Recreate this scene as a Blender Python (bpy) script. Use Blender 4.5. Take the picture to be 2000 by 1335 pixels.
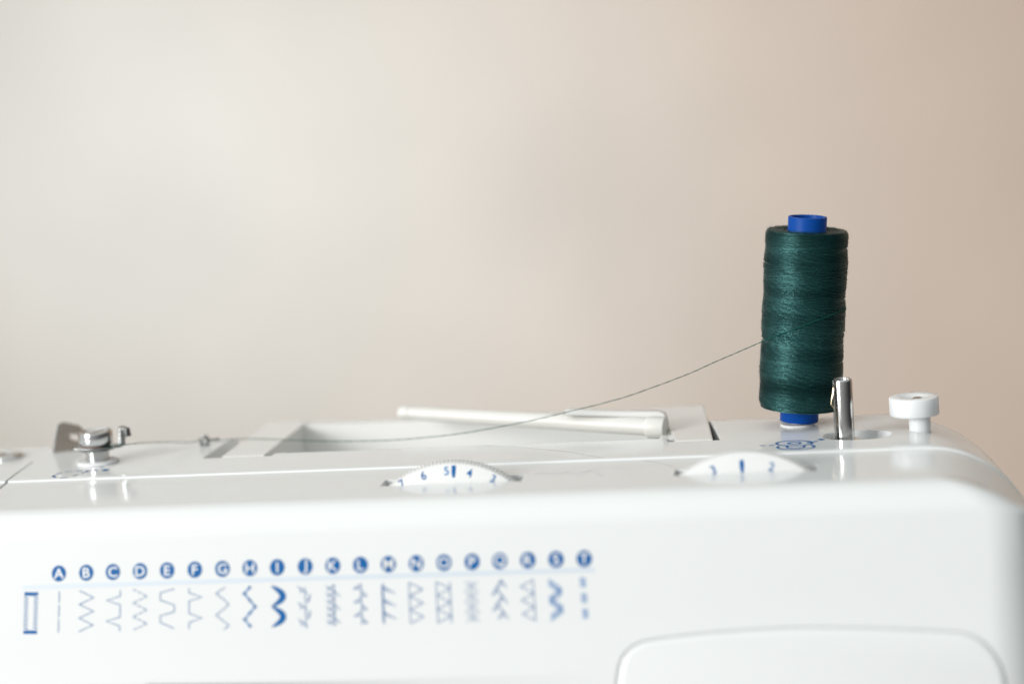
import bpy, bmesh, math, random
from math import sin, cos, pi, radians, sqrt, atan2
from mathutils import Vector, Matrix
random.seed(7)
S = 0.001                     # everything below is written in millimetres
sc = bpy.context.scene
for o in list(bpy.data.objects): bpy.data.objects.remove(o)
col = sc.collection

# ------------------------------------------------------------------ camera
YAW, PITCH, ROLL, F = radians(10), radians(8.5), radians(4.1), 4722.0
fw = Vector((-sin(YAW)*cos(PITCH), cos(YAW)*cos(PITCH), -sin(PITCH)))
r0 = Vector((cos(YAW), sin(YAW), 0)); u0 = r0.cross(fw)
rt = r0*cos(ROLL) - u0*sin(ROLL); up = u0*cos(ROLL) + r0*sin(ROLL)
CAM = Vector((41.85, -731.08, 140.40))
cd = bpy.data.cameras.new('camera'); cam = bpy.data.objects.new('camera', cd); col.objects.link(cam)
cd.sensor_width = 36; cd.lens = 85; cd.clip_start = 0.02; cd.clip_end = 20
M = Matrix((rt, up, -fw)).transposed().to_4x4(); M.translation = CAM*S
cam.matrix_world = M
cd.dof.use_dof = True; cd.dof.focus_distance = 0.724; cd.dof.aperture_fstop = 4.0; cd.dof.aperture_blades = 0
sc.camera = cam

# ------------------------------------------------------------------ world, lights, exposure
w = bpy.data.worlds.new('World'); sc.world = w; w.use_nodes = True
wn, wl = w.node_tree.nodes, w.node_tree.links
bg = wn['Background']; tc = wn.new('ShaderNodeTexCoord'); sx = wn.new('ShaderNodeSeparateXYZ')
wr = wn.new('ShaderNodeValToRGB'); mr = wn.new('ShaderNodeMapRange')
wl.new(tc.outputs['Generated'], sx.inputs[0]); wl.new(sx.outputs['X'], mr.inputs['Value'])
mr.inputs['From Min'].default_value = -1; mr.inputs['From Max'].default_value = 1
wl.new(mr.outputs[0], wr.inputs[0])
zr = wn.new('ShaderNodeValToRGB'); wl.new(sx.outputs['Z'], zr.inputs[0])
zr.color_ramp.elements[0].position = 0.15; zr.color_ramp.elements[0].color = (0.0, 0.0, 0.0, 1)
zr.color_ramp.elements[1].position = 0.75; zr.color_ramp.elements[1].color = (0.82, 0.90, 0.90, 1)
wa = wn.new('ShaderNodeMix'); wa.data_type = 'RGBA'; wa.blend_type = 'ADD'; wa.inputs['Factor'].default_value = 1.0
wl.new(wr.outputs[0], wa.inputs['A']); wl.new(zr.outputs[0], wa.inputs['B']); wl.new(wa.outputs['Result'], bg.inputs['Color'])
wr.color_ramp.elements[0].color = (1.0, 1.0, 1.0, 1); wr.color_ramp.elements[1].color = (0.045, 0.045, 0.045, 1)
bg.inputs['Strength'].default_value = 0.64

def area(name, loc, target, size, power, color, size_y=None):
    l = bpy.data.lights.new(name, 'AREA'); o = bpy.data.objects.new(name, l); col.objects.link(o)
    l.energy = power; l.color = color; l.size = size
    if size_y: l.shape = 'RECTANGLE'; l.size_y = size_y
    o.location = loc
    o.rotation_euler = (Vector(target)-Vector(loc)).to_track_quat('-Z', 'Y').to_euler()
    return o
kl = area("window_light", (-1.12, -1.15, 0.43), (-0.07, -0.03, 0), 0.6, 3.15, (1.0, 0.995, 0.98), 0.6); kl.data.spread = radians(66)
cl = area('cool_wall_fill', (-1.05, 0.30, 0.08), (-0.42, 1.3, 0.01), 0.4, 4.5, (0.468, 0.735, 0.985)); cl.data.spread = radians(75)  # added fill out of view, cools and brightens the left of the wall
area('warm_wall_fill', (0.0, 0.1, 0.9), (-0.3, 1.3, 0.0), 0.9, 1.1, (1.0, 0.55, 0.25)).data.spread = radians(100)  # added fill out of view, warms the wall
sc.view_settings.view_transform = 'Standard'; sc.view_settings.look = 'None'
sc.view_settings.exposure = 0.0; sc.view_settings.gamma = 1.0; sc.view_settings.use_curve_mapping = False
sc.render.engine = 'CYCLES'

# ------------------------------------------------------------------ helpers
def ray(x, y): return fw + rt*((x-1000)/F) - up*((y-667.5)/F)
def onz(x, y, z=0.0):
    d = ray(x, y); return CAM + d*((z-CAM.z)/d.z)
def ony(x, y, Y):
    d = ray(x, y); return CAM + d*((Y-CAM.y)/d.y)

def mat(name, color, rough=0.4, metal=0.0, spec=0.5, bevel=0.0, sss=0.0, coat=0.0, bump=None, var=0.0, varscale=400, trans=0.0, ior=1.5):
    m = bpy.data.materials.new(name); m.use_nodes = True
    n, l = m.node_tree.nodes, m.node_tree.links; b = n['Principled BSDF']
    b.inputs['Base Color'].default_value = (*color, 1); b.inputs['Roughness'].default_value = rough
    b.inputs['Metallic'].default_value = metal; b.inputs['IOR'].default_value = ior
    b.inputs['Specular IOR Level'].default_value = spec
    b.inputs['Subsurface Weight'].default_value = sss; b.inputs['Subsurface Radius'].default_value = (1, 1, 1); b.inputs['Subsurface Scale'].default_value = 0.0025
    b.inputs['Coat Weight'].default_value = coat; b.inputs['Transmission Weight'].default_value = trans
    t = n.new('ShaderNodeTexCoord')
    nz = n.new('ShaderNodeTexNoise'); nz.inputs['Scale'].default_value = varscale; nz.inputs['Detail'].default_value = 4
    l.new(t.outputs['Object'], nz.inputs['Vector'])
    if var:
        mx = n.new('ShaderNodeMix'); mx.data_type = 'RGBA'
        mx.inputs['A'].default_value = (*[c*(1-var) for c in color], 1); mx.inputs['B'].default_value = (*[min(1, c*(1+var)) for c in color], 1)
        l.new(nz.outputs['Fac'], mx.inputs['Factor']); l.new(mx.outputs['Result'], b.inputs['Base Color'])
    prev = None
    if bevel:
        bv = n.new('ShaderNodeBevel'); bv.samples = 6; bv.inputs['Radius'].default_value = bevel*S; prev = bv.outputs[0]
    if bump:
        nb = n.new('ShaderNodeTexNoise'); nb.inputs['Scale'].default_value = bump[0]; nb.inputs['Detail'].default_value = 3
        l.new(t.outputs['Object'], nb.inputs['Vector'])
        bp = n.new('ShaderNodeBump'); bp.inputs['Strength'].default_value = bump[1]; bp.inputs['Distance'].default_value = bump[2]*S
        l.new(nb.outputs['Fac'], bp.inputs['Height'])
        if prev: l.new(prev, bp.inputs['Normal'])
        prev = bp.outputs[0]
    if prev: l.new(prev, b.inputs['Normal'])
    return m

WHITE = mat('white_plastic', (0.79, 0.805, 0.80), 0.13, ior=1.44, bevel=0.55, var=0.012, varscale=25, bump=(55, 0.06, 0.25))
CREAM = mat('cream_plastic', (0.72, 0.715, 0.68), 0.36, bevel=0.4, sss=0.1)
DIAL = mat('dial_plastic', (0.76, 0.765, 0.755), 0.35, bevel=0.1)
NYLON = mat('nylon', (0.86, 0.88, 0.89), 0.28, sss=0.6, bevel=0.25)
DSTEEL = mat('dark_reflection_steel', (0.26, 0.27, 0.27), 0.22, metal=1.0, bevel=0.12)  # steel darkened in colour to stand in for dark reflections
CHROME = mat('chrome', (0.70, 0.71, 0.71), 0.14, metal=1.0, bevel=0.15, bump=(900, 0.05, 0.1))
STEEL = mat('brushed_steel', (0.62, 0.62, 0.61), 0.17, metal=1.0, bevel=0.12)
BRASS = mat('spring_wire', (0.60, 0.47, 0.33), 0.25, metal=1.0)
GREYM = mat('aged_metal_plate', (0.36, 0.32, 0.28), 0.38, metal=0.85, var=0.15, varscale=250)
DARK = mat('recess_shade', (0.22, 0.155, 0.125), 0.7)  # brown that stands in for the shade inside slots and gaps
INK = mat('blue_ink', (0.0, 0.115, 0.35), 0.4, spec=0.2)
INKL = mat('light_blue_ink', (0.05, 0.21, 0.50), 0.4, spec=0.2)
INKP = mat('pale_blue_ink', (0.62, 0.69, 0.76), 0.35)
PAPER = mat('white_ink', (0.80, 0.81, 0.80), 0.35)
FELT = mat('white_felt', (0.84, 0.84, 0.82), 0.9, bump=(3000, 0.5, 0.2))
COREB = mat('blue_core_plastic', (0.0, 0.062, 0.33), 0.42, spec=0.16, sss=0.0, var=0.08, varscale=300)
THREAD = mat('dark_green_thread', (0.0045, 0.024, 0.0245), 0.36, spec=0.9)
THREAD.node_tree.nodes['Principled BSDF'].inputs['Specular Tint'].default_value = (0.37, 0.94, 0.90, 1)
def thread_nodes():
    n, l = THREAD.node_tree.nodes, THREAD.node_tree.links; b_ = n['Principled BSDF']
    def N(t, **k):
        x = n.new(t)
        for a, v in k.items(): setattr(x, a, v)
        return x
    def mth(op, a, b=None, c=None):
        x = N('ShaderNodeMath', operation=op)
        for i, v in enumerate((a, b, c)):
            if v is None: continue
            if isinstance(v, (int, float)): x.inputs[i].default_value = v
            else: l.new(v, x.inputs[i])
        return x.outputs[0]
    t = N('ShaderNodeTexCoord'); s_ = N('ShaderNodeSeparateXYZ'); l.new(t.outputs['Object'], s_.inputs[0])
    th_ = mth('ARCTAN2', s_.outputs['Y'], s_.outputs['X'])
    cz_ = N('ShaderNodeCombineXYZ'); l.new(s_.outputs['Z'], cz_.inputs['Z'])
    nz = N('ShaderNodeTexNoise'); nz.inputs['Scale'].default_value = 130; nz.inputs['Detail'].default_value = 0; l.new(cz_.outputs[0], nz.inputs['Vector'])
    slope = mth('MULTIPLY_ADD', nz.outputs['Fac'], 5.0, 0.2)      # winding slant changes from band to band
    nf = N('ShaderNodeTexNoise'); nf.inputs['Scale'].default_value = 900; nf.inputs['Detail'].default_value = 2; l.new(t.outputs['Object'], nf.inputs['Vector'])
    ph = mth('MULTIPLY_ADD', s_.outputs['Z'], 1000.0, mth('MULTIPLY', th_, slope))
    ph = mth('MULTIPLY_ADD', nf.outputs['Fac'], 0.7, ph)
    st = mth('MULTIPLY_ADD', mth('SINE', mth('MULTIPLY', ph, 2*pi/0.85)), 0.5, 0.5)
    ng = N('ShaderNodeTexNoise'); ng.inputs['Scale'].default_value = 3200; ng.inputs['Detail'].default_value = 1; l.new(t.outputs['Object'], ng.inputs['Vector'])
    g = mth('MULTIPLY', mth('MULTIPLY_ADD', st, 0.4, 0.7), mth('MULTIPLY_ADD', ng.outputs['Fac'], 2.4, -0.2))
    g = mth('MULTIPLY', g, mth('MULTIPLY_ADD', nz.outputs['Fac'], 2.2, -0.15))
    vm = N('ShaderNodeMix', data_type='RGBA'); vm.blend_type = 'MIX'
    vm.inputs['A'].default_value = (0.0015, 0.009, 0.0095, 1); vm.inputs['B'].default_value = (0.005, 0.031, 0.0315, 1)
    l.new(g, vm.inputs['Factor']); l.new(vm.outputs['Result'], b_.inputs['Base Color'])
    l.new(mth('MULTIPLY_ADD', g, 0.85, 0.02), b_.inputs['Specular IOR Level'])
    bp = N('ShaderNodeBump'); bp.inputs['Strength'].default_value = 0.45; bp.inputs['Distance'].default_value = 0.00012
    l.new(g, bp.inputs['Height']); l.new(bp.outputs[0], b_.inputs['Normal'])
thread_nodes()
THIN = mat('green_strand', (0.001, 0.075, 0.060), 0.65, spec=0.2, var=0.3, varscale=900)
FIBRE = mat('grey_fibre', (0.30, 0.29, 0.27), 0.6)

def link(name, me, m, parent=None, smooth=30):
    o = bpy.data.objects.new(name, me); col.objects.link(o)
    if m: me.materials.append(m)
    if smooth is not None:
        for p in me.polygons: p.use_smooth = True
        me.set_sharp_from_angle(angle=radians(smooth))
    if parent: o.parent = parent
    return o
def fromdata(name, vs, fs, m, parent=None, smooth=30, recalc=True):
    me = bpy.data.meshes.new(name)
    me.from_pydata([tuple(Vector(v)*S) for v in vs], [], fs); 
    if recalc:
        bm = bmesh.new(); bm.from_mesh(me); bmesh.ops.recalc_face_normals(bm, faces=bm.faces); bm.to_mesh(me); bm.free()
    me.update()
    return link(name, me, m, parent, smooth)
def empty(name, loc, parent=None, **k):
    o = bpy.data.objects.new(name, None); col.objects.link(o); o.location = Vector(loc)*S
    o.empty_display_size = 0.01
    for a, b in k.items(): o[a] = b
    if parent: o.parent = parent
    return o
class MB:
    def __init__(s): s.v = []; s.f = []
    def add(s, vs, fs):
        b = len(s.v); s.v += [Vector(v) for v in vs]; s.f += [tuple(i+b for i in f) for f in fs]; return s
    def box(s, a, b):
        (x0, y0, z0), (x1, y1, z1) = a, b
        return s.add([(x0,y0,z0),(x1,y0,z0),(x1,y1,z0),(x0,y1,z0),(x0,y0,z1),(x1,y0,z1),(x1,y1,z1),(x0,y1,z1)],
                     [(0,3,2,1),(4,5,6,7),(0,1,5,4),(1,2,6,5),(2,3,7,6),(3,0,4,7)])
    def lathe(s, prof, c=(0,0,0), seg=64, axis=None, closed=False):
        """prof: (r, h) pairs round an axis through c"""
        ax = Vector(axis or (0,0,1)).normalized(); q = Vector((0,0,1)).rotation_difference(ax); vs = []; fs = []
        n = len(prof)
        for r, h in prof:
            for k in range(seg):
                a = 2*pi*k/seg; vs.append(Vector(c) + q @ Vector((r*cos(a), r*sin(a), h)))
        rng = range(n) if closed else range(n-1)
        for i in rng:
            j = (i+1) % n
            for k in range(seg):
                l = (k+1) % seg; fs.append((i*seg+k, i*seg+l, j*seg+l, j*seg+k))
        if not closed:
            if prof[0][0] > 1e-6: fs.append(tuple(range(seg))[::-1])
            if prof[-1][0] > 1e-6: fs.append(tuple((n-1)*seg+k for k in range(seg)))
        return s.add(vs, fs)
    def tube(s, pts, r, seg=8, cap=True):
        pts = [Vector(p) for p in pts]; n = len(pts); vs = []; fs = []
        t = (pts[1]-pts[0]).normalized(); nrm = t.orthogonal().normalized()
        for i, p in enumerate(pts):
            t2 = (pts[min(i+1, n-1)]-pts[max(i-1, 0)]).normalized()
            nrm = (nrm - t2*nrm.dot(t2)).normalized(); bn = t2.cross(nrm)
            rr = r[i] if isinstance(r, (list, tuple)) else r
            for k in range(seg):
                a = 2*pi*k/seg; vs.append(p + (nrm*cos(a)+bn*sin(a))*rr)
        for i in range(n-1):
            for k in range(seg):
                l = (k+1) % seg; fs.append((i*seg+k, i*seg+l, (i+1)*seg+l, (i+1)*seg+k))
        if cap: fs.append(tuple(range(seg))[::-1]); fs.append(tuple((n-1)*seg+k for k in range(seg)))
        return s.add(vs, fs)
    def prism(s, poly, ext):
        """poly: 3D points in a plane, extruded by the vector ext"""
        n = len(poly); e = Vector(ext); vs = [Vector(p) for p in poly] + [Vector(p)+e for p in poly]
        return s.add(vs, [tuple(range(n))[::-1], tuple(range(n, 2*n))] + [(i, (i+1)%n, (i+1)%n+n, i+n) for i in range(n)])
    def ribbon(s, pts, wd, nrm, closed=False):
        pts = [Vector(p) for p in pts]; n = len(pts); N = Vector(nrm).normalized(); vs = []; fs = []
        for i, p in enumerate(pts):
            a = pts[(i-1) % n] if closed else pts[max(i-1, 0)]; b = pts[(i+1) % n] if closed else pts[min(i+1, n-1)]
            d1 = (p-a); d2 = (b-p); 
            if d1.length < 1e-9: d1 = d2
            if d2.length < 1e-9: d2 = d1
            s1 = N.cross(d1.normalized()); s2 = N.cross(d2.normalized()); m = (s1+s2)
            m = m.normalized() if m.length > 1e-6 else s1
            k = min(2.2, 1/max(0.3, m.dot(s1)))
            ww = wd[i] if isinstance(wd, (list, tuple)) else wd
            vs += [p+m*k*ww/2, p-m*k*ww/2]
        for i in range(n if closed else n-1):
            j = (i+1) % n; fs.append((2*i, 2*i+1, 2*j+1, 2*j))
        return s.add(vs, fs)
    def build(s, name, m, parent=None, smooth=30, recalc=True):
        return fromdata(name, s.v, s.f, m, parent, smooth, recalc)
def catmull(pts, n=12):
    pts = [Vector(p) for p in pts]; out = []
    P = [pts[0]*2-pts[1]] + pts + [pts[-1]*2-pts[-2]]
    for i in range(1, len(P)-2):
        a, b, c, d = P[i-1:i+3]
        for k in range(n):
            t = k/n; out.append(0.5*((2*b)+(c-a)*t+(2*a-5*b+4*c-d)*t*t+(3*b-a-3*c+d)*t**3))
    out.append(pts[-1]); return out
def text_mesh(ch, size):
    cu = bpy.data.curves.new('t', 'FONT'); cu.body = ch; cu.size = size; cu.align_x = 'CENTER'; cu.align_y = 'CENTER'; cu.resolution_u = 4
    cu.offset = size*0.014
    o = bpy.data.objects.new('t', cu); col.objects.link(o)
    dg = bpy.context.evaluated_depsgraph_get(); me = bpy.data.meshes.new_from_object(o.evaluated_get(dg))
    bpy.data.objects.remove(o); bpy.data.curves.remove(cu)
    vs = [v.co.copy() for v in me.vertices]; fs = [tuple(p.vertices) for p in me.polygons]
    if vs:   # centre the glyph
        cx = (min(v.x for v in vs)+max(v.x for v in vs))/2; cy = (min(v.y for v in vs)+max(v.y for v in vs))/2
        vs = [Vector((v.x-cx, v.y-cy, 0)) for v in vs]
    return vs, fs

# ------------------------------------------------------------------ wall
wallm = mat('plaster_wall', (0.585, 0.430, 0.322), 0.85, var=0.15, varscale=5.0, bump=(40, 0.15, 1.5))
b = MB().box((-3500, 1300, -1400), (3500, 1420, 2600)).build('wall', wallm, smooth=None); b['kind'] = 'structure'

# ------------------------------------------------------------------ sewing machine body
machine = empty('sewing_machine', (-90, -30, -150))
machine['label'] = 'white sewing machine with blue stitch chart, number dials and metal fittings on its top'
machine['category'] = 'sewing machine'
OFF = Vector((-90, -30, -150))
def mp(o, parent=None):       # child of the machine; meshes are written in world millimetres
    o.parent = parent or machine
    if parent is None: o.matrix_parent_inverse = Matrix.Translation(-OFF*S)
    return o
BETA = radians(15)
XL, XR = -330.0, 68.5
prof = []                     # (Y, Z, end rounding radius)
prof.append((44, -150, 30))
prof.append((44, -60, 34))
for k in range(13):
    a = pi/2*k/12; prof.append((8+36*cos(a), -36+36*sin(a), 44))
for Y, R_ in ((0, 42), (-10, 39), (-20, 36), (-30, 33), (-38, 31), (-41.4, 30)): prof.append((Y, 0, R_))
prof += [(-41.75, -0.1, 30), (-42.1, -0.52, 30), (-42.5, -0.62, 30)]
SL = radians(1.0)
def topz(Y): return 0.0 if Y > -41.5 else -0.62-(-42.5-Y)*math.tan(SL)
for Y in (-50, -60, -70): prof.append((Y, topz(Y), 30))
RC = 11.0; y1 = -76.5; z1 = topz(y1)
cy, cz = y1+sin(SL)*RC, z1-cos(SL)*RC
# normal turns from mostly up to the front face normal
a0 = pi/2+SL; a1 = pi-radians(15)
N = 16
for k in range(N+1):
    a = a0+(a1-a0)*k/N
    prof.append((cy+RC*cos(a), cz+RC*sin(a), 30-(30-15)*(k/N)))
FY, FZ = prof[-1][0], prof[-1][1]
fdir = Vector((0, -sin(BETA), -cos(BETA)))   # down the front face
for L in (15, 40, 80, 139): prof.append((FY+fdir.y*L, FZ+fdir.z*L, 15))
n = len(prof)
nrm = []
for i in range(n):
    a = Vector(prof[max(i-1, 0)][:2]); b_ = Vector(prof[min(i+1, n-1)][:2]); d = (b_-a).normalized()
    nrm.append(Vector((d.y, -d.x)))
# the step keeps the flat top's normal so the end rounding stays parallel
for i in range(n):
    if -43 < prof[i][0] < -37 and prof[i][1] > -2: nrm[i] = Vector((0, 1))
if nrm[10].y < 0: nrm = [-v for v in nrm]
vs = []; fs = []; K = 20
rows = [('L', 0)] + [('R', k) for k in range(K+1)]
for kind, k in rows:
    for i, (Y, Z, R) in enumerate(prof):
        if kind == 'L': vs.append((XL, Y, Z))
        else:
            t = pi/2*k/K; dN = R*(1-cos(t)); vs.append((XR-R+R*sin(t), Y-nrm[i].x*dN, Z-nrm[i].y*dN))
m_ = len(rows)
for r in range(m_-1):
    for i in range(n):
        j = (i+1) % n
        fs.append((r*n+i, r*n+j, (r+1)*n+j, (r+1)*n+i))
fs.append(tuple(range(n))); fs.append(tuple((m_-1)*n+i for i in range(n))[::-1])
body = fromdata('body', vs, fs, WHITE)

cut = []
def cutter(mb):
    o = mb.build('cut', None, smooth=None); cut.append(o)
TRX0, TRX1, TRY0, TRY1 = -163.0, -37.0, -14.5, 70.0
ZF = -15.0
cutter(MB().prism([(TRX0, TRY0, ZF), (-37.6, TRY0, ZF), (-46.2, 30, ZF), (-58, 90, ZF), (TRX0, 90, ZF)], (0, 0, 55)))
cutter(MB().box((-184, -18.2, ZF-0.1), (TRX0+1, 91, 41)))
cutter(MB().prism([(-38.2, -20.2, ZF-.2), (-22.4, -20.2, ZF-.2), (-26.2, 1.2, ZF-.2), (-33.0, 38, ZF-.2), (-43, 92, ZF-.2), (-60, 92, ZF-.2), (-47.5, 30, ZF-.2)], (0, 0, 57)))
# dial slots
DIALS = [(-96.6, -63.5, 20.6), (-12.2, -63.5, 20.1)]
for xc, Y, hw in DIALS: cutter(MB().box((xc-hw, Y-1.0, -48), (xc+hw, Y+6.8, 20)))
# bobbin winder pocket (rounded oval)
pc = Vector((18.3, -20.4, 0)); ov = []
for k in range(48):
    a = 2*pi*k/48; ov.append((pc.x+10.1*math.copysign(abs(cos(a))**0.8, cos(a)), pc.y+7.0*math.copysign(abs(sin(a))**0.9, sin(a)), -7.5))
cutter(MB().prism(ov, (0, 0, 30)))
# left cover joint
A = onz(66, 900); B = onz(-10, 955); d = (B-A).normalized(); s_ = Vector((-d.y, d.x, 0))*0.55
poly = [A+s_*0.3, B+s_, B+d*60+s_, B+d*60-s_, B-s_, A-s_*0.3]
cutter(MB().prism([Vector((p.x, p.y, -5)) for p in poly], (0, 0, 30)))
# shallow arched recess at the bottom of the front
fn = Vector((0, -cos(BETA), sin(BETA)))   # outward normal of the front face
F0 = Vector((0, FY, FZ))
def face(X, t, h=0.0): return Vector((X, 0, 0)) + F0 + fdir*t + fn*h     # t mm below the rounded edge
def onface(x, y, h=0.0):
    d = ray(x, y); P0 = F0+fn*h; return CAM + d*((P0-CAM).dot(fn)/d.dot(fn))
arch = []
for k in range(25):
    u = -1+2*k/24; arch.append((555+u*230, 1360+40*abs(u)**2.6))
arch += [(785, 1600), (325, 1600)]
ac = onface(555, 1500)
lo = [onface(x, y, -5.0) for x, y in arch]; hi = []
for p in lo:
    d_ = p-ac; hi.append(p+fn*7+d_.normalized()*14)
nA = len(lo); cutter(MB().add(lo+hi, [tuple(range(nA)), tuple(range(nA, 2*nA))[::-1]]+[(i, i+nA, (i+1)%nA+nA, (i+1)%nA) for i in range(nA)]))
pp = []
for v in catmull([(1206,1420,0),(1207,1370,0),(1210,1320,0),(1221,1281,0),(1250,1257,0),(1300,1247,0),(1400,1236,0),(1550,1228,0),(1700,1228,0),(1840,1234,0),(1895,1240,0),(1930,1262,0),(1955,1300,0),(1966,1350,0),(1972,1420,0)], 6): pp.append(onface(v.x, v.y, -1.3))
pc_ = sum(pp, Vector())/len(pp); gp_ = []
for i in range(len(pp)):
    t = (pp[min(i+1, len(pp)-1)]-pp[max(i-1, 0)]).normalized(); o_ = t.cross(fn)
    if o_.dot(pc_-pp[i]) > 0: o_ = -o_
    gp_.append(pp[i]+o_*0.45+fn*0.55)
lo = gp_; hi = [p+fn*6+(p-pc_).normalized()*2.5 for p in gp_]; nA = len(lo)
cutter(MB().add(lo+hi, [tuple(range(nA)), tuple(range(nA, 2*nA))[::-1]]+[(i, i+nA, (i+1)%nA+nA, (i+1)%nA) for i in range(nA)]))
for c in cut:
    md = body.modifiers.new('b', 'BOOLEAN'); md.operation = 'DIFFERENCE'; md.object = c; md.solver = 'EXACT'
bpy.context.view_layer.update()
dg = bpy.context.evaluated_depsgraph_get()
nm = bpy.data.meshes.new_from_object(body.evaluated_get(dg)); body.modifiers.clear(); body.data = nm
for c in cut: bpy.data.objects.remove(c)
nm.materials.clear(); nm.materials.append(WHITE)
for p in nm.polygons: p.use_smooth = True; p.material_index = 0
nm.set_sharp_from_angle(angle=radians(28))
mp(body)

# added liners: the shade inside the dial slots is put in their brown colour
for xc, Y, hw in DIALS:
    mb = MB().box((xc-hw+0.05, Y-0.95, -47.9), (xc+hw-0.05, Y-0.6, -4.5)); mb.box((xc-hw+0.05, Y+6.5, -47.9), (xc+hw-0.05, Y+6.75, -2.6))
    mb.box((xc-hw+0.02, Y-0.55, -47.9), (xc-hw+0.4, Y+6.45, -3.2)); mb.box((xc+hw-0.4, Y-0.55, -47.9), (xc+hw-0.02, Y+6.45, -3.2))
    mp(mb.build('slot_shade_liner', DARK))

# raised front panel, bottom right
cen = sum(pp, Vector())/len(pp); mb = MB(); nP = len(pp)
lay = [(0.0, 0.0), (0.0, 1.1), (0.25, 1.5), (0.7, 1.75), (1.5, 1.85)]
rings = []
for ins, h in lay:
    ring = []
    for i, p in enumerate(pp):
        t = (pp[min(i+1, nP-1)]-pp[max(i-1, 0)]).normalized(); inward = t.cross(fn)
        if inward.dot(cen-p) < 0: inward = -inward
        ring.append(p+inward*ins+fn*h)
    rings.append(ring)
vs = [v for r in rings for v in r]; fs = []
for r in range(len(rings)-1):
    for i in range(nP):
        j = (i+1) % nP; fs.append((r*nP+i, r*nP+j, (r+1)*nP+j, (r+1)*nP+i))
fs.append(tuple((len(rings)-1)*nP+i for i in range(nP))); fs.append(tuple(range(nP))[::-1])
mp(fromdata('front_panel', vs, fs, WHITE, smooth=50))

# ------------------------------------------------------------------ carry handle: two arms and a cross bar
mb = MB()
mb.prism([(-178.2, -17.4, ZF+0.3), (-164.4, -17.4, ZF+0.3), (-164.4, 39, ZF+0.3), (-178.2, 39, ZF+0.3)], (0, 0, -ZF-0.1))
mb.prism([(-36.1, -19.5, ZF+0.3), (-24.7, -19.5, ZF+0.3), (-32.3, 38.0, ZF+0.3), (-47.0, 38.0, ZF+0.3)], (0, 0, -ZF-0.1))
mb.box((-164.39, 31.5, ZF+0.31), (-44.0, 37.9, -0.01))
HAND = mat('handle_plastic', (0.80, 0.80, 0.78), 0.22, bevel=1.0)
h = mp(mb.build('carry_handle', HAND))
# small stop tab next to the left arm
mp(MB().box((-162.6, -14.2, -6), (-159.0, -11.2, -0.5)).build('handle_stop', HAND))
mp(MB().box((-41.5, -14.45, -6), (-37.1, -9.0, -0.05)).build('handle_stop', HAND))

# ------------------------------------------------------------------ folded spool rod inside the recess
pr_ = ony(1274, 834, -3); pl_ = ony(800, 806, 17); ax = (pl_-pr_)
rod = empty('folding_rod', (0, 0, 0)); mp(rod)
MB().tube([pr_+ax*t for t in (0, .25, .5, .75, 1)], [2.75, 2.65, 2.5, 2.35, 2.2], 28).build('shaft', CREAM, rod)
axn = ax.normalized()
MB().lathe([(0.0, 3.9), (1.7, 3.8), (2.25, 3.2), (2.35, 0.2), (2.1, 0.0), (0, 0)], pl_-axn*0.2, 32, axn).build('end_cap', CREAM, rod)
mb = MB(); L0 = pr_-axn*0.2
mb.lathe([(0, 1.8), (3.1, 1.7), (3.45, 1.2), (3.45, -3.6), (3.2, -4.2), (0, -4.3)], L0, 32, axn); mb.build('collar', CREAM, rod)
YB = 2.0
poly = [(1110,799),(1200,803),(1292,803),(1303,808),(1308,818),(1308,860),(1297,860),(1297,823),(1292,816),(1262,815),(1110,811)]
MB().prism([ony(x-5, y, YB-3) for x, y in poly], (0, 3.2, 0)).build('bracket', HAND, rod)

# ------------------------------------------------------------------ number dials
def dial(xc, Y, numbers, pointer):
    a = radians(17); wv = Vector((0, sin(a), cos(a))); nv = Vector((0, -cos(a), sin(a))); xv = Vector((1, 0, 0))
    R = 29.6; c = Vector((xc, Y, topz(Y))) - wv*22.6
    root = empty('number_dial', (0, 0, 0)); mp(root)
    prof_ = [(0, 0, 0), (20, 0, 0), (27.9, 0, 0), (28.2, -0.12, 0), (29.3, -1.3, 1), (29.6, -2.2, 1), (29.6, -4.4, 1), (29.2, -4.8, 0), (0, -4.8, 0)]
    T = 160; seg = T*4; vs = []; fs = []
    for r, h_, kn in prof_:
        for k in range(seg):
            an = 2*pi*k/seg; rr = r-(0.45 if kn and k % 4 in (2, 3) else 0)
            vs.append(c + xv*(rr*cos(an)) + wv*(rr*sin(an)) + nv*h_)
    for i in range(len(prof_)-1):
        for k in range(seg):
            l = (k+1) % seg; fs.append((i*seg+k, i*seg+l, (i+1)*seg+l, (i+1)*seg+k))
    fromdata('wheel', vs, fs, DIAL, root, 25)
    for ch, px, py, sz in numbers:
        d = ray(px, py); P = CAM + d*((c-CAM).dot(nv)/d.dot(nv)); rad = (P-c).normalized(); tan = rad.cross(nv)
        if tan.x < 0: tan = -tan
        gv, gf = text_mesh(ch, sz)
        MB().add([P+tan*v.x+rad*v.y+nv*0.06 for v in gv], gf).build('numeral', INK if ch != '5' else INKL, root, None, False)
    px, py = pointer
    d = ray(px, py); P = CAM + d*((c-CAM).dot(nv)/d.dot(nv)); rad = (P-c).normalized(); tan = rad.cross(nv)
    MB().add([P-tan*.6+rad*1.6+nv*.07, P+tan*.6+rad*1.6+nv*.07, P+tan*.6-rad*.2+nv*.07, P+tan*.35-rad*1.9+nv*.07, P-tan*.35-rad*1.9+nv*.07, P-tan*.6-rad*.2+nv*.07], [(0, 1, 2, 3, 4, 5)]).build('index_mark', INK, root, None, False)
dial(-96.6, -63.5, [('7', 785, 943, 3.0), ('6', 827, 928, 3.4), ('5', 872, 919, 3.4), ('4', 917, 923, 3.4), ('3', 963, 934, 3.2)], (886, 919))
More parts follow.
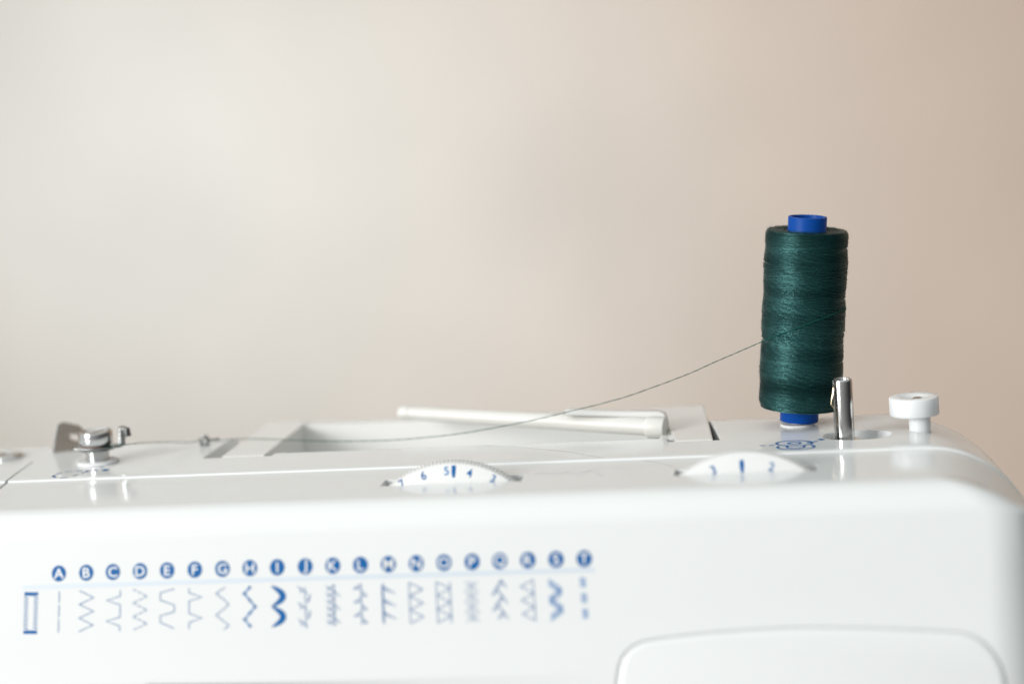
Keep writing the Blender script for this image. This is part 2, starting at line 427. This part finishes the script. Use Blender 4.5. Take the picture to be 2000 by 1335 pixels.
dial(-12.2, -63.5, [('3', 1393, 917, 3.5), ('2', 1507, 911, 3.5)], (1449, 909))

# ------------------------------------------------------------------ thread tension post at the left
tp = onz(192, 903); T0 = Vector((tp.x, tp.y, 0)); ten = empty('thread_tension_post', (0, 0, 0)); mp(ten)
MB().lathe([(3.6, 0.02), (6.4, 0.02), (6.6, 0.3), (6.4, 0.75), (5.9, 0.95), (3.6, 0.95)], T0, 64).build('base_washer', NYLON, ten)
MB().lathe([(3.7, 0.2), (3.7, 4.5), (0, 4.5)], T0, 48).build('post', STEEL, ten)
MB().lathe([(2.5, 4.1), (5.3, 4.2), (5.7, 4.55), (5.5, 4.9), (2.5, 5.0)], T0, 64).build('lower_disc', DSTEEL, ten)
# head with raised rim and slot
mb = MB().lathe([(0, 6.1), (4.6, 6.1), (5.2, 6.3), (5.4, 6.7), (5.4, 9.7), (5.2, 10.1), (4.95, 10.2), (4.75, 10.05), (4.6, 9.8), (0, 9.75)], T0, 72)
head = mb.build('head', CHROME, ten, 40)
MB().lathe([(4.3, 5.0), (4.3, 6.08)], T0, 48).build('gap_shade', DARK, ten)  # added ring, the shadow under the head is put in its colour
mb = MB(); u_ = Vector((0.35, 1, 0)).normalized(); p_ = Vector((u_.y, -u_.x, 0)); c0 = T0+Vector((0.3, 0, 9.78))
mb.prism([c0+u_*4.4+p_*.55, c0-u_*4.4+p_*.55, c0-u_*4.4-p_*.55, c0+u_*4.4-p_*.55], (0, 0, 0.04)); mb.build('screw_slot', DARK, ten)
# bent wire bracket
mb = MB()
pl = [(-7.3, -1.5), (-6.2, -3.8), (0, -5.2), (5.2, -4.6), (8.6, -2.0), (8.6, 1.6), (4, 3.5), (-5.5, 3)]
mb.prism([T0+Vector((x, y, 5.02)) for x, y in pl], (0, 0, 0.42))
def strip(pts, wv_, th):
    for a_, b2 in zip(pts[:-1], pts[1:]):
        a_, b2 = Vector(a_), Vector(b2); d_ = (b2-a_).normalized(); nn = d_.cross(Vector(wv_)).normalized()*th/2; W = Vector(wv_)/2
        a_ -= d_*th*0.3; b2 += d_*th*0.3
        mb.prism([T0+a_+nn+W, T0+a_-nn+W, T0+a_-nn-W, T0+a_+nn-W], b2-a_)
strip([(8.3, 0, 5.3), (8.8, 0, 11.0)], (0.6, 2.8, 0), 0.75)
strip([(7.0, -.3, 5.25), (8.4, -.3, 5.3)], (0.6, 2.8, 0), 0.6)
strip([(8.5, -.9, 11.0), (11.0, -1.6, 10.6)], (0.2, 1.9, 0.1), 0.75)
strip([(10.9, -1.6, 10.7), (11.4, -2.1, 8.6)], (0.8, 1.6, 0), 0.8)
mb.build('bracket', DSTEEL, ten)
# notched guide plate behind
g = empty('notched_guide_plate', (0, 0, 0)); mp(g)
gp = onz(104, 884); 
def gq(x, y):   # plate stands upright, running back to the right
    d = ray(x, y); nn = Vector((0.45, -1, 0)).normalized(); return CAM+d*((gp-CAM).dot(nn)/d.dot(nn))
poly = [(103,886),(113,829),(120,825),(150,831),(159,838),(157,846),(146,848),(135,846),(132,856),(142,861),(156,862),(158,870),(152,886)]
MB().prism([gq(x, y) for x, y in poly], Vector((0.3, 0.9, 0))).build('plate', GREYM, g)
MB().prism([gq(101.5, 886)+Vector((0,-.15,0)), gq(111.5, 829)+Vector((0,-.15,0)), gq(114, 829)+Vector((0,-.15,0)), gq(105, 886)+Vector((0,-.15,0))], Vector((0.2, 1.1, 0))).build('front_edge', STEEL, g)
# screw at the far left
sp = onz(14, 893)
MB().lathe([(5.6, 0.0), (5.6, 0.7), (4.9, 1.2), (2.0, 1.35), (1.8, 0.9), (0, 0.9)], (sp.x, sp.y, 0.02), 48).build('cover_screw', STEEL); mp(bpy.data.objects['cover_screw'])
# little thread guide loop
gl = onz(400, 870); G0 = Vector((gl.x, gl.y, 0)); gd = empty('thread_guide', (0, 0, 0)); mp(gd)
mb = MB(); mb.box(G0+Vector((-1.3, -.7, 0.02)), G0+Vector((1.3, .7, 0.4)))
mb.tube([G0+Vector(p)*.82 for p in [(-1.2, 0, .3), (-1.35, 0, 2.4), (-.9, 0, 3.5), (.3, 0, 3.8), (1.3, 0, 3.4), (1.6, 0, 2.4), (1.5, 0, .3)]], 0.48, 10); mb.build('loop', DSTEEL, gd)
MB().box(G0+Vector((-.75, -.2, .5)), G0+Vector((.75, .25, 1.6))).build('foot', CHROME, gd)
MB().tube([G0+Vector(p) for p in [(1.3, 0.3, 1.7), (3.0, .8, 1.6), (4.6, 1.2, 1.9)]], .42, 8).build('hook', DSTEEL, gd)

# ------------------------------------------------------------------ bobbin winder spindle
tb = onz(1650, 852, 0); B0 = Vector((tb.x, tb.y, 0)); bw = empty('bobbin_winder_spindle', (0, 0, 0)); mp(bw)
mb = MB(); seg = 72; ro, ri = 2.95, 2.15; z0, z1_ = -2.2, 17.4
gap0, gap1 = radians(212), radians(238)   # open slot on the camera's left
angs = [gap1+(2*pi-(gap1-gap0))*k/(seg-1) for k in range(seg)]
lev = [(ro, z0), (ro, z1_-0.6), (ro-.18, z1_-.15), (ro-.4, z1_), (ri+.1, z1_), (ri, z1_-.2), (ri, z0)]
vs = [B0+Vector((r*cos(a), r*sin(a), h_)) for r, h_ in lev for a in angs]; fs = []
for i in range(len(lev)-1):
    for k in range(seg-1): fs.append((i*seg+k, i*seg+k+1, (i+1)*seg+k+1, (i+1)*seg+k))
fs.append(tuple(i*seg for i in range(len(lev)))); fs.append(tuple(i*seg+seg-1 for i in range(len(lev)))[::-1])
mb.add(vs, fs); mb.build('tube', STEEL, bw, 35)
MB().lathe([(1.95, -4), (1.95, 5.2), (1.2, 5.4), (0, 5.4)], B0, 32).build('inner_rod', STEEL, bw)
MB().lathe([(3.0, -4.5), (4.4, -4.4), (4.7, -3.0), (4.6, -1.1), (4.2, -.8), (3.0, -.8)], B0, 56).build('collar', CHROME, bw)
ga = radians(206); gdv = Vector((cos(ga), sin(ga), 0))
MB().tube([B0+gdv*r+Vector((0, 0, h_)) for r, h_ in [(2.3, 16.2), (2.6, 15.4), (3.1, 13.0), (3.75, 10.6), (3.7, 10.0), (3.0, 9.3), (2.5, 8.0), (2.2, 5.0), (2.1, 3.0)]], 0.30, 8).build('spring', BRASS, bw)
MB().lathe([(5.0, -7.4), (5.0, -7.0), (0, -7.0)], B0, 32).build('pocket_floor', DARK, bw)

# bobbin stopper knob
kb = onz(1797, 838); K0 = Vector((kb.x, kb.y, 0)); kn = empty('bobbin_stopper', (0, 0, 0)); mp(kn)
MB().lathe([(0, -4), (3.2, -4), (3.2, 4.6), (0, 4.6)], K0, 48).build('stem', NYLON, kn)
K1 = K0+Vector((-1.45, 0, 0))
MB().lathe([(0, 4.55), (6.9, 4.55), (7.2, 4.7), (7.35, 5.0), (7.35, 9.6), (7.2, 9.95), (6.9, 10.1), (4.3, 10.1), (3.6, 9.8), (2.6, 9.35), (0, 9.3)], K1+Vector((0, 0, 0)), 72).build('disc', NYLON, kn, 40)
MB().lathe([(0, 10.0), (.9, 9.95), (1.45, 9.7), (1.6, 9.32)], K1+Vector((1.1, -.6, 0)), 32).build('screw', CHROME, kn)
MB().lathe([(1.62, 9.31), (1.95, 9.33)], K1+Vector((1.1, -.6, 0.01)), 32).build('screw_recess', DARK, kn)

# ------------------------------------------------------------------ printing and a faint mark on the top (flat, a hair above the plastic)
def zp(x, y): p = onz(x, y, 0); return Vector((p.x, p.y, 0.04))
UP = (0, 0, 1)
icon = MB()
def ell(cx, cy, a, b, t0=0, t1=360, w=.8, n=40, sk=-0.02):
    pts = [zp(cx+a*cos(radians(t0+(t1-t0)*k/n)), cy+b*sin(radians(t0+(t1-t0)*k/n))+sk*a*cos(radians(t0+(t1-t0)*k/n))) for k in range(n+1)]
    icon.ribbon(pts, w, UP)
ell(1551.5, 865, 35, 5.0); ell(1551.5, 865, 12, 1.9)
ell(1554.5, 872.3, 36, 5.4, -38, 205)
ell(1554, 872.2, 17, 3.0, 0, 180); icon.ribbon([zp(1537, 870.5), zp(1537, 872.2)], .8, UP); icon.ribbon([zp(1571, 869.8), zp(1571, 872.2)], .8, UP)
for a_, b_ in (((1484, 869.7), (1494.5, 869.6)), ((1502, 869.4), (1512, 869.1)), ((1575, 864.6), (1584, 863.2)), ((1589, 862.3), (1597, 860.8))): icon.ribbon([zp(*a_), zp(*b_)], .9, UP)
icon.ribbon([zp(1599, 858.6), zp(1609, 857)], 1.9, UP)
mp(icon.build('bobbin_icon', INK, None, None, False))
arr = MB()
def dash(pts, on=9, off=4, w=.65):
    P_ = [zp(*p) for p in [(v.x, v.y) for v in catmull([(x, y, 0) for x, y in pts], 24)]]
    acc = 0; cur = []
    for i in range(1, len(P_)):
        acc += (P_[i]-P_[i-1]).length; ph = acc % (on+off)
        if ph < on: cur.append(P_[i])
        else:
            if len(cur) > 1: arr.ribbon(cur, w, UP)
            cur = []
    if len(cur) > 1: arr.ribbon(cur, w, UP)
dash([(104, 930), (112, 925), (128, 921), (150, 919.3), (166, 919.3), (178, 919)], 2.3, 1.1)
dash([(104, 930), (112, 932.5), (128, 932), (145, 928.5), (160, 923.5), (180, 918), (202, 911)], 2.5, 1.6)
dash([(180, 919), (200, 917.5)], 2, 1)
arr.add([zp(102, 928), zp(105.5, 928.5), zp(105, 931), zp(101.5, 930.5)], [(0, 1, 2, 3)])
arr.add([zp(166, 921.5), zp(170, 918.4), zp(178, 918.6)], [(0, 1, 2)])
arr.add([zp(198, 918.2), zp(204, 915.6), zp(214, 917), zp(205, 919.5)], [(0, 1, 2, 3)])
mp(arr.build('threading_arrow', INK, None, None, False))
zz = MB(); 
def zs(x, y):
    d = ray(x, y); t = (topz(-60)-CAM.z)/d.z
    for _ in range(4): p = CAM+d*t; t = (topz(p.y)+.05-CAM.z)/d.z
    return CAM+d*t
zz.ribbon([zs(*p) for p in [(1040, 927), (1065, 922), (1085, 926), (1108, 921), (1130, 926), (1155, 917), (1176, 929)]], .35, UP)
mp(zz.build('faint_zigzag_mark', mat('faint_grey', (0.60, 0.63, 0.68), 0.3), None, None, False))  # thin pale grey zigzag ribbon

# ------------------------------------------------------------------ stitch chart on the front
Z1, Z2, Z3 = 0.05, 0.09, 0.12
chart = None
letters = 'ABCDEFGHIJKLMNOPQRST'
cx_ = [115, 168.5, 220.5, 273.5, 326.5, 380.5, 434.5, 488, 541.5, 596, 650, 704, 758.5, 813, 867, 922, 976, 1031, 1086, 1141]
def cyy(x): return 1119-(x-115)*0.0283
fu = Vector((1, 0, 0)); fv = -fdir
for ch, x in zip(letters, cx_):
    P_ = onface(x, cyy(x), Z1)
    dm = MB().add([P_+fu*(2.15*cos(2*pi*k/40))+fv*(2.3*sin(2*pi*k/40)) for k in range(40)], [tuple(range(40))]).build('letter_badge', INK, None, None, False); mp(dm)
    gv, gf = text_mesh(ch, 4.0)
    MB().add([P_+fu*v.x*1.05+fv*v.y+fn*0.05 for v in gv], gf).build('letter', PAPER, dm, None, False)
ra, rb = onface(45, 1146, Z1), onface(1160, 1111.5, Z1)
mp(MB().ribbon([ra, rb], 1.15, fn).build('chart_line', INKP, None, None, False))
def cell(x):
    top = 1154-(x-115)*0.0250; h_ = 80.0
    sk = -2 + (x-60)*0.0065
    def f(u, v):
        return onface(x+u*14+sk*(v-0.5)*1.2, top+v*h_, Z1)
    return f
def sym(x, strokes, w=.24, m=INK, fills=()):
    f = cell(x); mb = MB()
    for s_ in strokes: mb.ribbon([f(*p) for p in s_], w, fn)
    for q in fills: mb.add([f(*p) for p in q], [tuple(range(len(q)))])
    return mp(mb.build('stitch_symbol', m, None, None, False))
# buttonhole
st = []
for k in range(10):
    v = .14+.73*k/9.0
    st += [[(-.98, v-.025), (-.38, v+.025)], [(.38, v-.025), (.98, v+.025)]]
sym(60, st, .34, INK, [[(-.95, 0), (.95, 0), (.95, .09), (-.95, .09)], [(-.95, .93), (.95, .93), (.95, 1.02), (-.95, 1.02)]])
zig = lambda n, x0=-1, x1=1, a=0, b=1: [((x0 if k % 2 == 0 else x1), a+(b-a)*k/n) for k in range(n+1)]
def dashed(pts, k=3, on=.62):
    out = []
    for a_, b_ in zip(pts[:-1], pts[1:]):
        for i in range(k):
            t0, t1 = i/k, (i+on)/k; out.append([(a_[0]+(b_[0]-a_[0])*t0, a_[1]+(b_[1]-a_[1])*t0), (a_[0]+(b_[0]-a_[0])*t1, a_[1]+(b_[1]-a_[1])*t1)])
    return out
sym(115, [[(0, .0), (0, .27)], [(0, .33), (0, .62)], [(0, .67), (0, 1)]])
sym(168.5, [zig(6)])
sym(220.5, [[(1, 0), (1, .15), (-.9, .25), (1, .36), (1, .66), (-.9, .76), (1, .88), (1, 1)]])
sym(273.5, dashed(zig(6), 3, .75))
sym(326.5, [[(1, 0), (-.95, .1), (-.95, .28), (1, .4), (1, .56), (-.95, .66), (-.95, .82), (1, .97)]])
sym(380.5, [[(-.8, 0), (-.8, .12), (1, .22), (-.8, .32), (-.8, .62), (1, .73), (-.8, .84), (-.8, 1)]])
sym(434.5, [[(.4, 0), (-.9, .15), (.1, .28), (.9, .42), (.1, .54), (-.9, .68), (.1, .82), (.9, .93), (.2, 1.03)]])
hp = [(0, .02), (-.75, .17), (0, .33), (.75, .49), (0, .64), (-.75, .8), (0, .96)]
o_ = sym(488, [hp], .5, INKL)
sym(488, [], .5, INK, [[(u-.28, v), (u, v-.048), (u+.28, v), (u, v+.048)] for u, v in hp])
f = cell(541.5); mb = MB()
for a_ in (0, .5):
    pts = [((-.75+1.55*sin(pi*t)), a_+t*.5) for t in [k/16 for k in range(17)]]
    mb.ribbon([f(*p) for p in pts], [0.35+1.5*sin(pi*k/16)**.8 for k in range(17)], fn)
mp(mb.build('stitch_symbol', INK, None, None, False))
st = []
for k in range(5):
    v = .04+.2*k; s_ = -1 if k % 2 == 0 else 1
    st += [[(s_*.9-.1, v-.02), (.3, v+.17)], [(s_*.1+.5*s_, v+.16), (s_*.5, v+.02)], [(0, v), (.1, v+.2)]]
sym(596, st)
st = [[(.25, 0), (.25, 1)]]
for k in range(6): v = .0+.165*k; st += [[(-.9, v+.04), (.25, v+.17)], [(-.7, v+.14), (.3, v)], [(.25, v), (1.0, v+.12)] if k % 2 else [(.25, v), (-.4, v+.1)]]
sym(650, st)
st = [[(.15, 0), (.15, 1)]]
for k in range(3): v = .33*k; st += [[(.15, v), (-.9, v+.13)], [(-.9, v+.13), (.15, v+.1)], [(.15, v+.16), (.95, v+.3)], [(.95, v+.3), (.15, v+.27)]]
sym(704, st)
st = [[(-.65, 0), (-.65, 1)], [(-.8, .05), (-.8, .95)]]
for k in range(3): v = .08+.31*k; st += [[(-.65, v), (1, v+.17)], [(-.65, v+.04), (.2, v+.14)]]
sym(758.5, st)
sym(813, [zig(6, -.9, .95), [(-.9, 0), (-.9, 1)], dashed(zig(6, -.7, .8), 1, .9)[1]])
sym(867, [zig(6, -.95, .95), [(-.95, 0), (-.95, 1)], [(.95, 0), (.95, 1)]])
sym(922, [zig(4, -.95, .4), zig(4, .95, -.4), zig(4, -.4, .95), zig(4, .4, -.95)], .12)
st = []
for k in range(5): v = .04+.19*k; s_ = 1 if k % 2 == 0 else -1; st += [[(s_*.35, v-.06), (s_*.35-.7, v+.14)], [(s_*.35, v-.06), (s_*.35+.7, v+.14)], [(s_*.35-.3, v+.12), (s_*.35+.2, v)]]
sym(976, st, .26)
sym(1031, [zig(6, .9, -.9), [(.9, 0), (.9, 1)]])
sym(1086, [[(u, v+o2) for u, v in zig(4, -.9, .85, 0, .88)] for o2 in (0, .05, .10, .15)], .24, INKL)
st = []
for b0 in (0, .38, .76):
    for k in range(6): st.append([(-.4, b0+.04*k), (.4, b0+.04*k)])
sym(1141, st, .26, INKL)

# ------------------------------------------------------------------ felt washer and spool pin of the machine
TL = radians(5.4)
sb = onz(1561, 829); SB = Vector((sb.x, sb.y, 0))
MB().lathe([(0, 0.02), (5.1, .02), (5.2, .4), (5.0, .6), (0, .6)], SB+Vector((-.5, 0, 0)), 48).build('felt_washer', FELT); mp(bpy.data.objects['felt_washer'])
q = Matrix.Rotation(TL, 3, 'Y')
MB().tube([SB, SB+q@Vector((0, 0, 50))], 2.6, 20).build('spool_pin', CREAM); mp(bpy.data.objects['spool_pin'])

# ------------------------------------------------------------------ thread spool
base = SB+Vector((0, 0, 1.3))
spool = empty('thread_spool', base); spool.rotation_euler = (0, TL, 0)
spool['label'] = 'dark green thread wound on a bright blue tube, leaning on top of the white machine'; spool['category'] = 'thread spool'
H = 62.6
core = MB().lathe([(4.9, 0), (5.75, 0), (5.85, .15), (5.85, H-.15), (5.75, H), (4.95, H), (4.85, H-.2), (4.85, .2)], (0, 0, 0), 72, closed=True).build('core', COREB, spool, 40)
zb, zt = 4.2, 58.6
def RZ(z):
    r = 12.45
    d0, d1 = z-zb, zt-z
    if d0 < 2.4: r -= 2.4-sqrt(max(0, 2.4**2-(2.4-d0)**2))
    if d1 < 1.3: r -= 1.3-sqrt(max(0, 1.3**2-(1.3-d1)**2))
    r += 0.14*sin(z*.42+.6)+.07*sin(z*.93)
    return r
mb = MB()
mb.lathe([(5.86, zb+.2), (9, zb+.1)]+[(RZ(zb+(zt-zb)*k/60)-.16, zb+(zt-zb)*k/60) for k in range(61)]+[(9, zt-.25), (5.86, zt-.35)], (0, 0, 0), 96)
# wound turns: tilted rings in bands whose slant changes, so that bands cross
turns = 250; seg = 80; si = 5
rnd = random.Random(3)
bands = []; z = zb
while z < zt:
    h_ = rnd.uniform(3.0, 7.5); bands.append((z, z+h_, rnd.choice((1, 1, 1, -.6))*rnd.uniform(.8, 2.2), pi+rnd.uniform(-.6, .6))); z += h_
def ringpts(z, tilt, ph, dr=0.0, a0=0, a1=2*pi, n_=seg):
    out = []
    for k in range(n_+1):
        a = a0+(a1-a0)*k/n_; zz_ = z+tilt*cos(a-ph)
        zz_ = min(max(zz_, zb+.12), zt-.12); r = RZ(zz_)+dr
        out.append(Vector((r*cos(a), r*sin(a), zz_)))
    return out
z = zb+.15
while z < zt-.15:
    for (a_, b_, ti, ph) in bands:
        if a_ <= z < b_: break
    edge = min((z-zb)/3, (zt-z)/3, 1)
    u = (z-a_)/(b_-a_)
    tilt = ti*edge*(0.5+0.9*sin(pi*min(1, max(0, u))))+rnd.uniform(-.12, .12)
    mb.tube(ringpts(z, tilt, ph+rnd.uniform(-.1, .1), rnd.uniform(-.015, .015)), rnd.uniform(.115, .135), si, False)
    z += rnd.uniform(.20, .235)
# single turns that lie across the others
for _ in range(26):
    z = rnd.uniform(zb+4, zt-4); mb.tube(ringpts(z, rnd.uniform(.8, 2.6), rnd.uniform(2.2, 5.5), .07), .12, si, False)
# top and bottom faces: spiral turns
for zz_, sg in ((zt, 1), (zb, -1)):
    r = 6.1
    while r < 12.0:
        t_ = [Vector((r*cos(2*pi*k/64), r*sin(2*pi*k/64), zz_-sg*.22+sg*rnd.uniform(-.04, .05)-sg*(0.3 if r < 7 else 0))) for k in range(65)]
        mb.tube(t_, .16, 5, False); r += .26
wind = mb.build('wound_thread', THREAD, spool, 60, recalc=False)
# fuzz
mb = MB()
for _ in range(3200):
    a = rnd.uniform(0, 2*pi); z = rnd.uniform(zb+.2, zt); r = RZ(z); p = Vector((r*cos(a), r*sin(a), z)); o1 = Vector((cos(a), sin(a), 0))
    if rnd.random() < .3: z = zt; r = rnd.uniform(6.5, 12.2); p = Vector((r*cos(a), r*sin(a), zt-.1)); o1 = (Vector((0, 0, 1))+o1*.5).normalized()
    t_ = Vector((-sin(a), cos(a), rnd.uniform(-.6, .6)))*rnd.choice((-1, 1)); L = rnd.uniform(.25, 1.0)*(1.6 if rnd.random() < .06 else 1)
    mb.tube([p, p+o1*L*.35+t_*L*.4, p+o1*L*.5*rnd.uniform(.5, 1.5)+t_*L], .016, 3, False)
fz = mb.build('fibre_fuzz', THREAD, spool, None, recalc=False); fz['kind'] = 'stuff'

# ------------------------------------------------------------------ the strand from spool to tension post
MW = Matrix.Translation(base) @ Matrix.Rotation(TL, 4, 'Y')
def surf(px, py, dr=.25):     # point on the wound surface seen at a pixel of the photo
    d = ray(px, py); t = 690
    for _ in range(300):
        p = MW.inverted() @ (CAM+d*t)
        if sqrt(p.x**2+p.y**2) < RZ(min(max(p.z, zb), zt))+dr: break
        t += .25
    return CAM+d*t
pts = [surf(1652-1.5*0, 602)] if False else []
rr = [(1650, 602.5, .42), (1643, 606, .42), (1625, 614, .42), (1600, 624, .42), (1575, 633.5, .42), (1550, 643, .42), (1525, 652, .4), (1505, 660, .4)]
sp_ = [surf(x, y, d_) for x, y, d_ in rr]
# from the spool's front-left the strand runs through free air; Y glides from the spool to the guide
free = [(1480, 670.5), (1440, 688), (1400, 705), (1350, 727.5), (1300, 747), (1230, 772), (1170, 789), (1100, 806), (1040, 820), (960, 836), (900, 846), (840, 853), (780, 858), (720, 860.5), (650, 861), (590, 859.5), (540, 857.5), (490, 856.3), (450, 857.5), (425, 860)]
Y0 = sp_[-1].y; Yg = G0.y; fr = []
for x, y in free:
    t = (1505-x)/(1505-400); fr.append(ony(x, y, Y0+(Yg+1-Y0)*t))
gpt = G0+Vector((0, .2, 2.3))
tail = [ony(375, 863, Yg*.9+T0.y*.1), ony(330, 863, Yg*.6+T0.y*.4-1), ony(285, 864, Yg*.3+T0.y*.7-1.5), ony(245, 867.5, T0.y-2), T0+Vector((5.2, -2.2, 5.6)), T0+Vector((2.5, -3.0, 5.55))]
path = catmull(sp_+fr+[gpt]+tail, 10)
rn = random.Random(5)
path = [p+Vector((0, 0, rn.uniform(-.03, .03))) for p in path]
th = MB().tube(path, [.13+.025*sin(i*1.7) for i in range(len(path))], 8)
# a little knotty kink where the strand comes round the spool
e0 = path[0]
for v_ in ((.5, -.2, .5), (.7, .1, -.3), (.3, -.3, -.6)): th.tube([e0, e0+Vector(v_)*.6, e0+Vector(v_)*Vector(v_).length], .13, 5)
th = th.build('sewing_thread', THIN, None, 60, recalc=False)
th['label'] = 'thin green thread sagging from the spool across to the metal tension post'; th['category'] = 'thread'
# fine hair lying on the top
def top(x, y): return zs(x, y)+Vector((0, 0, .03))
hr = MB().tube(catmull([top(*p) for p in [(945, 870), (975, 871.5), (1010, 872.5), (1060, 877), (1110, 882), (1150, 889), (1178, 893)]], 8), .035, 5).build('loose_hair', FIBRE, None, 60, recalc=False)
hr['label'] = 'fine grey hair lying on the white machine top behind the left dial'; hr['category'] = 'hair'
hr2 = MB().tube(catmull([top(*p) for p in [(1255, 899), (1290, 904), (1318, 912), (1332, 914)]], 8), .035, 5).build('loose_hair', FIBRE, None, 60, recalc=False)
hr2['label'] = 'short fine hair beside the left end of the right dial slot'; hr2['category'] = 'hair'

rd = random.Random(11); mb = MB()
for _ in range(90):
    x = rd.uniform(-235, 40); y = rd.choice((rd.uniform(-38, -22), rd.uniform(-72, -44)))
    if any(abs(x-xc) < hw+2 for xc, Y, hw in DIALS) and y < -58: continue
    if (Vector((x, y, 0))-Vector((pc.x, pc.y, 0))).length < 12: continue
    r = rd.uniform(.05, .13); c = Vector((x, y, topz(y)+.03)); a0_ = rd.uniform(0, 6)
    mb.add([c+Vector((r*cos(a0_+k*1.2566)*rd.uniform(.6, 1.3), r*sin(a0_+k*1.2566)*rd.uniform(.6, 1.3), 0)) for k in range(5)]+[c+Vector((0, 0, r*.6))], [(0,1,5),(1,2,5),(2,3,5),(3,4,5),(4,0,5)])
dst = mb.build('dust', FIBRE, None, None); mp(dst); dst['kind'] = 'stuff'
